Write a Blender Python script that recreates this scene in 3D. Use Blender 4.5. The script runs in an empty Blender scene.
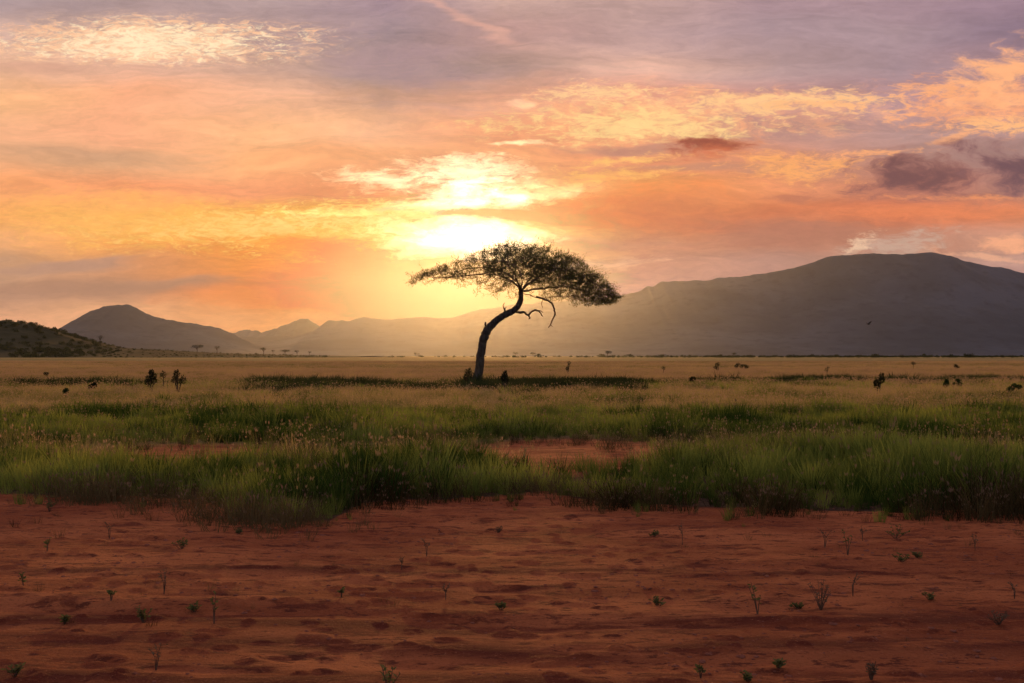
import bpy, math, random
import numpy as np
from mathutils import Vector, Matrix

# ------------------------------------------------------------------ scene, camera, sky, sun
scene = bpy.context.scene
col = scene.collection
R = math.radians
CAM_H, F = 1.6, 1150.0

cam_d = bpy.data.cameras.new('camera')
cam = bpy.data.objects.new('camera', cam_d); col.objects.link(cam)
cam.location = (0, 0, CAM_H)
cam.rotation_euler = (R(90) + math.atan(14.5 / F), 0, 0)
cam_d.sensor_width = 36; cam_d.lens = F * 36 / 1024
cam_d.clip_start = 0.1; cam_d.clip_end = 90000
scene.camera = cam

scene.view_settings.view_transform = 'Standard'
scene.view_settings.look = 'None'
scene.view_settings.exposure = 0.0
scene.view_settings.gamma = 1.0
scene.view_settings.use_curve_mapping = False
scene.cycles.use_denoising = True
scene.cycles.max_bounces = 6
scene.cycles.diffuse_bounces = 3
scene.cycles.glossy_bounces = 2
scene.cycles.transmission_bounces = 4
scene.cycles.volume_bounces = 1
scene.cycles.sample_clamp_indirect = 4.0

SUN_PX, SUN_PY = 468, 236
SUN_AZ = math.atan((SUN_PX - 512) / F)            # from +Y towards +X
SUN_EL = math.atan((356 - SUN_PY) / F)
SUN_STRENGTH = 2.0
SUN_COLOR = (1.0, 0.46, 0.12)
SUN_ANGLE = 3.0
HAZE_DENSITY, HAZE_G = 1.5e-5, 0.88
SKY_GAIN = 1.0

sun_d = bpy.data.lights.new('sun', 'SUN')
sun_d.energy = SUN_STRENGTH; sun_d.color = SUN_COLOR; sun_d.angle = R(SUN_ANGLE)
sun = bpy.data.objects.new('sun', sun_d); col.objects.link(sun)
dirv = Vector((math.sin(SUN_AZ) * math.cos(SUN_EL), math.cos(SUN_AZ) * math.cos(SUN_EL), math.sin(SUN_EL)))
sun.rotation_euler = dirv.to_track_quat('Z', 'Y').to_euler()
sun.location = dirv * 50

def lin(c):
    if isinstance(c, (tuple, list)): return tuple(lin(v) for v in c)
    c = c / 255.0
    return c / 12.92 if c <= 0.04045 else ((c + 0.055) / 1.055) ** 2.4

class NT:
    """tiny helper for node trees"""
    def __init__(s, tree): s.t = tree; s.n = tree.nodes; s.l = tree.links
    def put(s, sock, v):
        if isinstance(v, bpy.types.NodeSocket): s.l.new(v, sock)
        elif v is not None:
            if sock.type == 'RGBA' and len(v) == 3: v = (*v, 1)
            sock.default_value = v
    def m(s, op, a, b=None, c=None, clamp=False):
        n = s.n.new('ShaderNodeMath'); n.operation = op; n.use_clamp = clamp
        for i, v in enumerate((a, b, c)):
            if v is not None: s.put(n.inputs[i], v)
        return n.outputs[0]
    def v(s, op, a, b=None, out=0):
        n = s.n.new('ShaderNodeVectorMath'); n.operation = op
        s.put(n.inputs[0], a)
        if b is not None:
            s.put(n.inputs['Scale'] if op == 'SCALE' else n.inputs[1], b)
        return n.outputs[out]
    def xyz(s, x, y, z=0.0):
        n = s.n.new('ShaderNodeCombineXYZ')
        for i, q in enumerate((x, y, z)): s.put(n.inputs[i], q)
        return n.outputs[0]
    def sep(s, v):
        n = s.n.new('ShaderNodeSeparateXYZ'); s.put(n.inputs[0], v); return n.outputs
    def noise(s, vec, scale, detail=4, rough=0.55, dist=0.0, color=False):
        n = s.n.new('ShaderNodeTexNoise'); n.noise_dimensions = '3D'
        s.put(n.inputs['Vector'], vec)
        n.inputs['Scale'].default_value = scale; n.inputs['Detail'].default_value = detail
        n.inputs['Roughness'].default_value = rough; n.inputs['Distortion'].default_value = dist
        return n.outputs['Color'] if color else n.outputs[0]
    def ss(s, v, a, b, o0=0.0, o1=1.0):
        n = s.n.new('ShaderNodeMapRange'); n.interpolation_type = 'SMOOTHSTEP'
        s.put(n.inputs[0], v)
        for i, q in ((1, a), (2, b), (3, o0), (4, o1)): s.put(n.inputs[i], q)
        return n.outputs[0]
    def mix(s, f, a, b, kind='MIX'):
        n = s.n.new('ShaderNodeMix'); n.data_type = 'RGBA'; n.blend_type = kind
        s.put(n.inputs[0], f); s.put(n.inputs[6], a); s.put(n.inputs[7], b)
        return n.outputs[2]
    def ramp(s, f, stops):
        n = s.n.new('ShaderNodeValToRGB'); s.put(n.inputs[0], f)
        cr = n.color_ramp
        while len(cr.elements) < len(stops): cr.elements.new(0.5)
        for e, (p, c) in zip(cr.elements, stops): e.position = p
        for e, (p, c) in zip(cr.elements, stops): e.position = p; e.color = (*c, 1)
        return n.outputs[0]
    def attr(s, name, kind='GEOMETRY', out='Fac'):
        n = s.n.new('ShaderNodeAttribute'); n.attribute_name = name; n.attribute_type = kind
        return n.outputs[out]

# ---- world: a dusk sky, Nishita behind, cloud layers in front of it, all by direction
world = bpy.data.worlds.new('World'); scene.world = world; world.use_nodes = True
W = NT(world.node_tree); W.n.clear()
wout = W.n.new('ShaderNodeOutputWorld'); wbg = W.n.new('ShaderNodeBackground')
W.l.new(wbg.outputs[0], wout.inputs[0]); wbg.inputs[1].default_value = 1.0
nish = W.n.new('ShaderNodeTexSky'); nish.sky_type = 'NISHITA'; nish.sun_disc = False
nish.sun_elevation = SUN_EL; nish.sun_rotation = SUN_AZ; nish.altitude = 400
nish.air_density = 1.6; nish.dust_density = 3.0; nish.ozone_density = 2.0
NISH = 0.06
D = W.n.new('ShaderNodeTexCoord').outputs['Generated']
dx, dy, dz = W.sep(D)
dyc = W.m('MAXIMUM', dy, 0.25)
U = W.m('MULTIPLY_ADD', W.m('DIVIDE', dx, dyc), F / 1024, 0.5)        # 0..1 over about 48 degrees of azimuth
V = W.m('MULTIPLY', W.m('DIVIDE', dz, dyc), F / 356)                   # 0 at the horizon, 1 at 17 degrees up
P = W.xyz(W.m('MULTIPLY', U, 10.24), W.m('MULTIPLY', V, 3.56), 0.37)
Pst = W.v('MULTIPLY', P, (0.42, 1.7, 1.0))
warp = W.v('SUBTRACT', W.noise(Pst, 1.3, 4, 0.55, color=True), (0.5, 0.5, 0.5))
warp2 = W.v('SUBTRACT', W.noise(Pst, 5.0, 3, 0.6, color=True), (0.5, 0.5, 0.5))
wv = W.v('ADD', W.v('MULTIPLY', warp, (1.1, 0.42, 0)), W.v('MULTIPLY', warp2, (0.20, 0.07, 0)))
PW = W.v('ADD', P, wv)
wx, wy, _ = W.sep(PW)
uw = W.m('DIVIDE', wx, 10.24)
wyp = W.m('SUBTRACT', 3.56, wy)                                        # hundreds of units down from 17 degrees

ROWS = {
 0:  [(175,150,160),(178,148,152),(185,155,160),(165,135,155),(208,165,158),(196,156,154),(175,140,155),(172,138,155),(150,120,145)],
 30: [(215,170,155),(200,160,150),(188,150,150),(165,138,150),(200,150,145),(200,158,158),(172,141,155),(170,140,155),(145,118,145)],
 65: [(235,175,140),(245,180,150),(212,163,145),(180,148,145),(185,145,137),(238,178,158),(182,146,150),(165,135,150),(180,136,148)],
 100:[(250,190,140),(250,180,140),(243,186,152),(198,156,133),(232,172,145),(238,168,145),(198,149,145),(178,143,150),(205,150,140)],
 130:[(240,180,140),(250,180,140),(253,190,140),(252,192,152),(240,165,122),(236,166,128),(200,150,140),(182,148,146),(185,148,145)],
 160:[(225,170,130),(222,170,130),(255,182,128),(250,180,130),(242,172,122),(232,152,112),(215,146,115),(178,138,130),(170,136,132)],
 190:[(250,170,115),(250,165,115),(240,160,115),(240,160,110),(255,200,140),(243,162,98),(238,155,108),(190,125,105),(182,132,118)],
 215:[(255,180,105),(255,185,95),(255,180,90),(255,190,90),(255,190,120),(220,145,100),(223,128,85),(222,124,82),(222,140,100)],
 240:[(240,175,120),(255,172,85),(255,168,75),(255,175,75),(255,200,130),(220,155,120),(192,132,105),(190,132,107),(205,155,135)],
 265:[(198,154,122),(212,150,108),(248,155,72),(255,165,70),(255,208,138),(220,160,130),(192,146,130),(190,150,135),(198,155,142)],
 290:[(188,145,120),(190,142,112),(240,145,74),(250,160,88),(250,190,130),(225,170,145),(205,155,140),(190,145,135),(180,140,135)],
 318:[(235,175,135),(235,175,130),(250,175,112),(252,190,125),(250,192,132),(225,170,148),(205,155,140),(190,145,135),(180,140,135)],
 350:[(235,170,130),(240,170,125),(248,180,120),(250,188,125),(250,195,135),(225,170,148),(205,155,140),(190,145,135),(180,140,135)],
}
ys = sorted(ROWS)
c = None; py_prev = None
for yrow in ys:
    k_ = .28 if yrow <= 65 else 0.0
    grey = lambda q: tuple(v * (1 - k_) + k_ * (sum(q) / 3 + d_) for v, d_ in zip(q, (4, 0, -2)))
    stops = [((i * 128) / 1024, lin(grey(q))) for i, q in enumerate(ROWS[yrow])]
    r = W.ramp(uw, stops)
    c = r if c is None else W.mix(W.ss(wyp, (py_prev) / 100, yrow / 100), c, r)
    py_prev = yrow
clouds = c

# noises shared by the cloud features
Prip = W.v('ADD', W.v('MULTIPLY', P, (1.0, 3.1, 1)), W.v('MULTIPLY', warp2, (0.5, 0.5, 0)))
n_rip = W.noise(Prip, 6.5, 5, 0.70, 0.15)
n_cell = W.noise(Prip, 12.0, 4, 0.7, 0.1)
n_puf = W.noise(W.v('MULTIPLY', PW, (1.0, 2.0, 1)), 3.2, 7, 0.68, 0.1)
n_str = W.noise(W.v('MULTIPLY', PW, (0.35, 2.6, 1)), 2.1, 7, 0.6, 0.15)
n_fin = W.noise(W.v('MULTIPLY', PW, (0.5, 2.4, 1)), 9.0, 5, 0.65, 0.15)

# streaky light and dark cirrus over everything
br = W.m('ADD', W.m('MULTIPLY_ADD', n_str, 0.62, 0.69), W.m('MULTIPLY_ADD', n_fin, 0.20, -0.10))
clouds = W.v('SCALE', clouds, br)

def feat(cx, cy, rx, ry, color, noise, amt=1.0, lo=0.42, hi=0.62, nw=0.9, rot=0.0):
    """soft elliptic patch of cloud broken up by a noise"""
    global clouds
    x = W.m('SUBTRACT', wx, cx / 100); y = W.m('SUBTRACT', wyp, cy / 100)
    if rot:
        cr, sr = math.cos(R(rot)), math.sin(R(rot))
        x, y = (W.m('ADD', W.m('MULTIPLY', x, cr), W.m('MULTIPLY', y, sr)),
                W.m('SUBTRACT', W.m('MULTIPLY', y, cr), W.m('MULTIPLY', x, sr)))
    x = W.m('MULTIPLY', x, 100 / rx); y = W.m('MULTIPLY', y, 100 / ry)
    r2 = W.m('ADD', W.m('MULTIPLY', x, x), W.m('MULTIPLY', y, y))
    g = W.m('POWER', 2.718, W.m('MULTIPLY', r2, -0.9))
    s = W.m('ADD', g, W.m('MULTIPLY', W.m('SUBTRACT', noise, 0.5), nw * 2.6))
    mask = W.ss(s, lo - .10, hi + .28, 0.0, amt)
    mask = W.m('MULTIPLY', mask, W.ss(g, 0.02, 0.25))
    clouds = W.mix(mask, clouds, lin(color) if max(color) > 8 else color)

# (cx, cy, rx, ry, colour, noise, amount, lo, hi, noise weight)
feat(140, 40, 135, 20, (255,205,165), n_rip, .95, .15, .75, 1.2)
feat(150, 41, 125, 17, (255,236,200), n_cell, .95, .35, .95, 1.5)
feat(20, 27, 40, 7, (255,200,160), n_rip, .5, .35, .85, 1.2)
feat(270, 228, 190, 22, (255,196,95), n_rip, .8, .2, .8, 1.0)
feat(280, 230, 185, 20, (255,216,130), n_cell, .85, .4, 1.0, 1.5)
feat(390, 215, 85, 17, (255,222,140), n_cell, .85, .25, .9, 1.3)
feat(90, 215, 120, 22, (255,190,105), n_cell, .5, .35, .95, 1.3)
feat(60, 262, 90, 9, (185,145,125), n_str, .8, .4, .8, .7)
feat(110, 286, 190, 10, (178,135,110), n_str, .85, .35, .75, .6, 0)
feat(310, 296, 130, 13, (240,145,80), n_str, .7, .35, .75, .6)
feat(350, 248, 130, 11, (252,152,52), n_str, .9, .35, .8, .6)
feat(90, 155, 100, 12, (200,158,130), n_str, .55, .35, .8, .7)
feat(420, 60, 110, 38, (168,140,150), n_str, .6, .35, .85, .8)
feat(60, 70, 70, 8, (200,150,135), n_str, .4, .35, .85, .8)
feat(480, 25, 80, 6, (225,175,160), n_str, .7, .35, .8, .7, 18)
feat(640, 118, 140, 30, (255,184,130), n_puf, .6, .2, .9, .9)
feat(605, 95, 60, 11, (255,214,158), n_cell, .85, .35, .9, 1.3)
feat(640, 122, 130, 16, (255,218,152), n_rip, .95, .3, .85, 1.3)
feat(795, 108, 95, 20, (250,176,130), n_puf, .5, .3, .85, 1.0)
feat(790, 103, 110, 13, (255,206,150), n_rip, .95, .3, .8, 1.2)
feat(830, 107, 70, 5, (255,190,135), n_rip, .8, .35, .8, 1.0)
feat(650, 146, 110, 6, (190,140,125), n_str, .75, .35, .8, .8)
feat(620, 158, 60, 6, (255,200,120), n_rip, .85, .35, .8, 1.0, -6)
feat(700, 168, 100, 6, (190,140,120), n_str, .6, .35, .8, .8)
feat(610, 176, 85, 9, (255,195,115), n_rip, .8, .35, .9, 1.2)
feat(790, 165, 70, 15, (255,180,110), n_rip, .85, .35, .9, 1.2)
feat(860, 155, 50, 5, (255,180,125), n_rip, .8, .35, .8, 1.0)
feat(990, 105, 100, 28, (250,172,125), n_rip, .85, .3, .85, 1.1)
feat(1010, 78, 75, 26, (255,185,135), n_puf, .95, .35, .75, 1.0, -22)
feat(930, 92, 50, 6, (252,180,130), n_rip, .85, .3, .8, 1.0)
feat(1015, 124, 55, 11, (255,192,135), n_rip, .95, .3, .75, 1.0)
feat(960, 138, 35, 5, (250,180,130), n_puf, .8, .35, .7, 1.0, -14)
feat(640, 205, 130, 22, (243,148,88), n_puf, .7, .3, .9, .8)
feat(760, 218, 160, 22, (205,128,92), n_str, .75, .3, .9, .8)
feat(930, 212, 130, 13, (234,140,94), n_puf, .8, .3, .85, .8, -3)
feat(800, 236, 120, 16, (182,125,104), n_str, .8, .3, .9, .8)
feat(960, 196, 100, 4, (248,160,105), n_rip, .75, .3, .8, 1.0)
feat(715, 143, 44, 14, (200,118,84), n_puf, .9, .3, .85, 1.1)
feat(712, 141, 32, 10, (158,88,68), n_puf, 1.0, .3, .75, 1.2)
feat(712, 152, 24, 9, (215,120,80), n_puf, .7, .35, .8, .8)
feat(905, 180, 75, 22, (172,112,100), n_puf, .9, .25, .85, 1.0)
feat(905, 176, 62, 18, (122,84,84), n_puf, 1.0, .35, .85, 1.1)
feat(1000, 172, 58, 23, (150,105,104), n_puf, .9, .25, .8, .9, 12)
feat(1005, 170, 50, 18, (108,80,88), n_puf, .9, .35, .85, 1.0, 12)
feat(790, 196, 40, 7, (185,118,95), n_puf, .7, .4, .8, .9)
feat(890, 244, 60, 9, (205,180,165), n_rip, .7, .3, .85, 1.0, -10)
feat(858, 244, 22, 6, (240,205,175), n_cell, .8, .4, .9, 1.2, -20)
feat(1005, 243, 40, 7, (250,180,140), n_puf, .9, .35, .75, .9)
feat(985, 258, 70, 5, (245,185,150), n_puf, .7, .35, .75, .9, 8)
feat(600, 262, 70, 8, (250,200,165), n_fin, .5, .4, .9, .9)
feat(615, 240, 100, 9, (205,150,125), n_str, .5, .35, .8, .8)

# the bright openings round the sun: light pouring through gaps in the cloud
def glow(cx, cy, rx, ry, color, noise, lo, hi, nw, rot=0.0):
    global clouds
    x = W.m('MULTIPLY', W.m('SUBTRACT', wx, cx / 100), 100 / rx); y = W.m('MULTIPLY', W.m('SUBTRACT', wyp, cy / 100), 100 / ry)
    if rot:
        cr, sr = math.cos(R(rot)), math.sin(R(rot))
        x, y = (W.m('ADD', W.m('MULTIPLY', x, cr), W.m('MULTIPLY', y, sr)),
                W.m('SUBTRACT', W.m('MULTIPLY', y, cr), W.m('MULTIPLY', x, sr)))
    r2 = W.m('ADD', W.m('MULTIPLY', x, x), W.m('MULTIPLY', y, y))
    g = W.m('POWER', 2.718, W.m('MULTIPLY', r2, -0.9))
    s = W.m('ADD', g, W.m('MULTIPLY', W.m('SUBTRACT', noise, 0.5), nw * 1.6))
    mask = W.m('MULTIPLY', W.ss(s, lo - .08, hi + .25), W.ss(g, 0.02, 0.45))
    clouds = W.v('ADD', clouds, W.v('SCALE', color, mask))
glow(440, 240, 150, 55, (.24, .11, .01), n_str, .1, 1.2, .3)
glow(470, 235, 95, 42, (.55, .38, .16), n_str, .1, 1.1, .4)
glow(460, 238, 88, 28, (2.2, 1.75, 1.2), n_puf, .38, .95, .6)
glow(474, 195, 80, 23, (2.0, 1.6, 1.1), n_puf, .38, 1.0, 1.1, -8)
glow(458, 168, 70, 16, (1.1, .85, .6), n_rip, .4, 1.0, 1.1, 4)
glow(385, 178, 60, 10, (.9, .75, .5), n_rip, .42, 1.0, 1.1)
glow(440, 205, 70, 10, (.8, .6, .35), n_str, .42, 1.0, .9)
glow(540, 190, 60, 14, (.6, .42, .2), n_rip, .40, 1.0, 1.1)
glow(345, 212, 70, 5, (.4, .3, .12), n_rip, .42, 1.0, 1.1)
glow(520, 142, 40, 4, (.8, .62, .4), n_rip, .42, .95, .9)
glow(505, 178, 60, 6, (.7, .5, .3), n_rip, .42, .95, .9)
glow(515, 103, 14, 7, (.35, .25, .15), n_puf, .42, .95, .9)
feat(500, 213, 85, 6, (222,150,105), n_puf, .92, .3, .7, .8, 2)

# fine structure over everything, then leave out the light that the haze between here and the sky adds by itself
det = W.m('ADD', W.m('MULTIPLY_ADD', n_puf, 0.24, 0.88), W.m('ADD', W.m('MULTIPLY_ADD', n_fin, 0.18, -0.09), W.m('MULTIPLY_ADD', n_cell, 0.10, -0.05)))
clouds = W.v('MULTIPLY', W.v('SCALE', clouds, det), (1.08, 1.01, .93))
cosang = W.v('DOT_PRODUCT', D, tuple(dirv), out=1)
hg = W.m('DIVIDE', (1 - HAZE_G ** 2) / (4 * math.pi), W.m('POWER', W.m('MULTIPLY_ADD', cosang, -2 * HAZE_G, 1 + HAZE_G ** 2), 1.5))
path = W.m('MINIMUM', W.m('DIVIDE', 870.0, W.m('MAXIMUM', dz, 0.001)), W.m('DIVIDE', 13000.0, dyc))
opac = W.m('SUBTRACT', 1.0, W.m('POWER', 2.71828, W.m('MULTIPLY', path, -HAZE_DENSITY)))
veil = W.v('SCALE', tuple(SUN_STRENGTH / 2.0 * q for q in (1.26, 0.675, 0.238)), W.m('MULTIPLY', hg, opac))
clouds = W.v('MAXIMUM', W.v('SUBTRACT', clouds, veil), W.v('SCALE', clouds, 0.06))

# fade to the dusky general sky away from the lit part
elev = W.m('ARCSINE', dz)
hi_f = W.ss(V, 1.05, 2.6)
side = W.ss(W.m('ABSOLUTE', W.m('SUBTRACT', U, 0.5)), 0.55, 1.5)
fade = W.m('MAXIMUM', W.m('MAXIMUM', hi_f, side), W.ss(dy, 0.45, 0.2))
far_n = W.noise(W.v('MULTIPLY', D, (1, 1, 3)), 2.2, 5, 0.6)
far_sky = W.v('ADD', W.v('SCALE', nish.outputs[0], NISH),
              W.mix(W.ss(far_n, 0.38, 0.68), W.mix(W.ss(dy, -.7, .5), (.14, .18, .34), (.27, .17, .17)), W.mix(W.ss(dy, -.7, .5), (.22, .26, .42), (.72, .44, .30))))
sky = W.mix(fade, clouds, far_sky)
W.l.new(W.v('SCALE', sky, SKY_GAIN), wbg.inputs[0])
world.cycles.sampling_method = 'MANUAL'; world.cycles.sample_map_resolution = 1024

# ------------------------------------------------------------------ helpers
rng = np.random.default_rng(11)
random.seed(5)

def _hash(ix, iy, iz, seed):
    h = (ix * 374761393 + iy * 668265263 + iz * 2147483647 + seed * 144665) & 0xffffffff
    h = ((h ^ (h >> 13)) * 1274126177) & 0xffffffff
    return ((h ^ (h >> 16)) & 0xffffff) / float(0xffffff)
def vnoise(x, y, z=0.0, seed=0):
    x, y, z = np.broadcast_arrays(np.asarray(x, float), np.asarray(y, float), np.asarray(z, float))
    ix, iy, iz = (np.floor(q).astype(np.int64) for q in (x, y, z))
    fx, fy, fz = x - ix, y - iy, z - iz
    fx, fy, fz = (q * q * (3 - 2 * q) for q in (fx, fy, fz))
    r = 0
    for a in (0, 1):
        for b in (0, 1):
            for c_ in (0, 1):
                w = (fx if a else 1 - fx) * (fy if b else 1 - fy) * (fz if c_ else 1 - fz)
                r = r + w * _hash(ix + a, iy + b, iz + c_, seed)
    return r
def fbm(x, y, z=0.0, seed=0, oct=4, gain=0.5):
    r, a, t, f = 0, 1.0, 0, 1.0
    for k in range(oct):
        r = r + a * vnoise(np.asarray(x) * f, np.asarray(y) * f, np.asarray(z) * f, seed + k * 17); t += a
        a *= gain; f *= 2.03
    return r / t
def sstep(v, a, b):
    t = np.clip((v - a) / (b - a), 0, 1); return t * t * (3 - 2 * t)
def interp(x, pts): return np.interp(x, [p[0] for p in pts], [p[1] for p in pts])
def atpx(px, dist): return (px - 512) / F * dist
def zpx(py, dist): return CAM_H + (356 - py) / F * dist
def gdist(py): return CAM_H * F / (py - 356)

def tag(o, label=None, cat=None, group=None, kind=None):
    if label: o['label'] = label
    if cat: o['category'] = cat
    if group: o['group'] = group
    if kind: o['kind'] = kind
    return o
def empty(name, loc, rz=0, s=1):
    o = bpy.data.objects.new(name, None); col.objects.link(o)
    o.location = loc; o.rotation_euler = (0, 0, rz); o.scale = (s, s, s); o.empty_display_size = 0.1
    return o
def mesh_from(name, verts, faces, mat, parent=None, smooth=False, link=True):
    me = bpy.data.meshes.new(name)
    verts = np.asarray(verts, np.float32)
    if isinstance(faces, np.ndarray):
        k = faces.shape[1]
        me.vertices.add(len(verts)); me.vertices.foreach_set('co', verts.ravel())
        me.loops.add(faces.size); me.loops.foreach_set('vertex_index', faces.astype(np.int32).ravel())
        me.polygons.add(len(faces)); me.polygons.foreach_set('loop_start', np.arange(0, faces.size, k, dtype=np.int32))
        me.update(calc_edges=True)
    else:
        me.from_pydata([tuple(map(float, v)) for v in verts], [], faces); me.update()
    if mat: me.materials.append(mat)
    if smooth: me.polygons.foreach_set('use_smooth', [True] * len(me.polygons))
    o = bpy.data.objects.new(name, me)
    if link: col.objects.link(o)
    o.parent = parent
    return o
def fattr(me, name, vals):
    a = me.attributes.new(name, 'FLOAT', 'POINT'); a.data.foreach_set('value', np.asarray(vals, np.float32))

class MB:
    """collects tubes and leaves; builds one mesh"""
    def __init__(s): s.v = []; s.f = []
    def tube(s, pts, radii, n=6, wob=0.0):
        pts = [Vector(p) for p in pts]; base = len(s.v); up = Vector((0.13, 0.97, 0.2))
        for i, p in enumerate(pts):
            d = (pts[min(i + 1, len(pts) - 1)] - pts[max(i - 1, 0)]).normalized()
            a = d.cross(up)
            if a.length < 1e-3: a = d.cross(Vector((1, 0, 0)))
            a.normalize(); b = d.cross(a)
            for k in range(n):
                t = 2 * math.pi * k / n; rr = radii[i] * (1 + wob * (random.random() - .5))
                s.v.append(p + a * math.cos(t) * rr + b * math.sin(t) * rr)
        for i in range(len(pts) - 1):
            for k in range(n):
                k2 = (k + 1) % n
                s.f.append((base + i * n + k, base + i * n + k2, base + (i + 1) * n + k2, base + (i + 1) * n + k))
        s.f.append(tuple(base + k for k in range(n))[::-1]); s.f.append(tuple(base + (len(pts) - 1) * n + k for k in range(n)))
    def leaf(s, p, d, L, w, nrm=None, fold=0.0):
        p = Vector(p); d = Vector(d).normalized()
        n = Vector(nrm) if nrm is not None else Vector((random.gauss(0, 1), random.gauss(0, 1), random.gauss(0, 1)))
        a = d.cross(n)
        if a.length < 1e-4: a = d.cross(Vector((0.3, 1, .2)))
        a.normalize(); b = len(s.v)
        s.v += [p, p + d * L * .45 + a * w * .5, p + d * L, p + d * L * .45 - a * w * .5]
        s.f.append((b, b + 1, b + 2, b + 3))
    def build(s, name, mat, parent=None, smooth=False, link=True):
        return mesh_from(name, np.array([tuple(v) for v in s.v]), s.f, mat, parent, smooth, link)

def new_mat(name):
    m = bpy.data.materials.new(name); m.use_nodes = True; t = NT(m.node_tree); t.n.clear()
    out = t.n.new('ShaderNodeOutputMaterial'); return m, t, out
def principled(t, out, color, rough=0.9, spec=0.2, normal=None, sheen=None):
    b = t.n.new('ShaderNodeBsdfPrincipled')
    t.put(b.inputs['Base Color'], color); t.put(b.inputs['Roughness'], rough)
    b.inputs['Specular IOR Level'].default_value = spec
    if normal is not None: t.l.new(normal, b.inputs['Normal'])
    if out: t.l.new(b.outputs[0], out.inputs[0])
    return b
def leafy(name, c1, c2, trans=0.45, tint=None, scale=3.0, tr_gain=1.3, tipc=None):
    """thin plant matter: diffuse + translucent, colour varied by noise or by a per-instance tint"""
    m, t, out = new_mat(name)
    if tint: f = t.attr('tint', 'INSTANCER')
    else:
        f = t.ss(t.noise(t.n.new('ShaderNodeTexCoord').outputs['Object'], scale, 2), .35, .65)
    cc = t.mix(f, c1, c2)
    if tipc is not None:
        cc = t.mix(t.attr('tip'), cc, tipc)
    di = t.n.new('ShaderNodeBsdfDiffuse'); tr = t.n.new('ShaderNodeBsdfTranslucent')
    t.l.new(cc, di.inputs[0]); t.l.new(t.v('SCALE', cc, tr_gain), tr.inputs[0])
    mx = t.n.new('ShaderNodeMixShader'); mx.inputs[0].default_value = trans
    t.l.new(di.outputs[0], mx.inputs[1]); t.l.new(tr.outputs[0], mx.inputs[2])
    t.l.new(mx.outputs[0], out.inputs[0])
    return m
def bump(t, h, strength, dist):
    n = t.n.new('ShaderNodeBump'); n.inputs['Strength'].default_value = strength; n.inputs['Distance'].default_value = dist
    t.put(n.inputs['Height'], h); return n.outputs[0]

# ------------------------------------------------------------------ layout functions (metres, camera at the origin looking along +Y)
FRONT = [(-300,13.0),(0,13.4),(60,13.0),(150,13.0),(200,12.7),(235,11.5),(262,11.2),(330,11.3),(360,12.4),(400,12.8),(450,13.0),(500,13.6),(545,14.0),(580,13.1),(640,12.4),(760,12.15),(900,11.8),(1024,11.6),(1400,11.4)]
def veg(x, y):
    """densities: green, dry, dark scrub, bare; arrays of world x, y"""
    d = np.maximum(y, 0.5); u = x / d * F + 512
    n1 = fbm(x / 1.3, y / 1.3, seed=3) - .5; n2 = fbm(x / 5, y / 5, seed=9) - .5; n3 = fbm(x / 22, y / 16, seed=21) - .5
    f = interp(u, FRONT) + n1 * .9
    bare = np.exp(-(((u - 195) / 75) ** 2 + ((d - 18.6) / 2.0) ** 2)) + 1.2 * np.exp(-(((u - 570) / 85) ** 2 + ((d - 19.0) / 3.2) ** 2))
    b1 = sstep(d - f, 0, .5) * (1 - sstep(d, 15.6 + n2 * 2.5 + n1, 16.8 + n2 * 2.5 + n1))
    gapg = sstep(d, 16, 17.5) * (1 - sstep(d, 20, 22)) * .34 * (.6 + 1.6 * n2)
    b2 = sstep(d, 20.3 + n2 * 3, 21.8 + n2 * 3) * (1 - sstep(d, 29 + n2 * 10, 35 + n2 * 10))
    green = np.clip(b1 + gapg + b2, 0, 1) * (1 - np.clip(bare * 1.5, 0, 1))
    # greener swathes farther out
    far = sstep(d, 48 + 14 * n2, 54 + 14 * n2) * (1 - sstep(d, 66 + 14 * n2, 78 + 14 * n2)) * sstep(n3, -.07, .05) * .6
    dark = (np.exp(-(((u - 565) / 80) ** 4 + ((d - 60) / 9) ** 2)) + .9 * np.exp(-(((u - 315) / 75) ** 4 + ((d - 61) / 9) ** 2))
            + .55 * np.exp(-(((u - 430) / 70) ** 4 + ((d - 57) / 5) ** 2)) + .6 * np.exp(-(((u - 60) / 90) ** 4 + ((d - 62) / 7) ** 2))
            + .5 * np.exp(-(((u - 800) / 120) ** 4 + ((d - 72) / 7) ** 2)) + .5 * np.exp(-(((u - 980) / 60) ** 2 + ((d - 76) / 6) ** 2)))
    dark = np.clip(dark * (.75 + 3.4 * n1 + 3.4 * n2), 0, 1)
    dry = sstep(d, 28 + n2 * 8, 35 + n2 * 8) * (1 - .85 * dark) + .8 * sstep(d, 15.5, 17) * (1 - sstep(d, 30, 36)) * (1 - np.clip(bare * 1.2, 0, .9))
    return green + 0 * far, np.clip(dry, 0, 1), np.maximum(dark, 0), far

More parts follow.
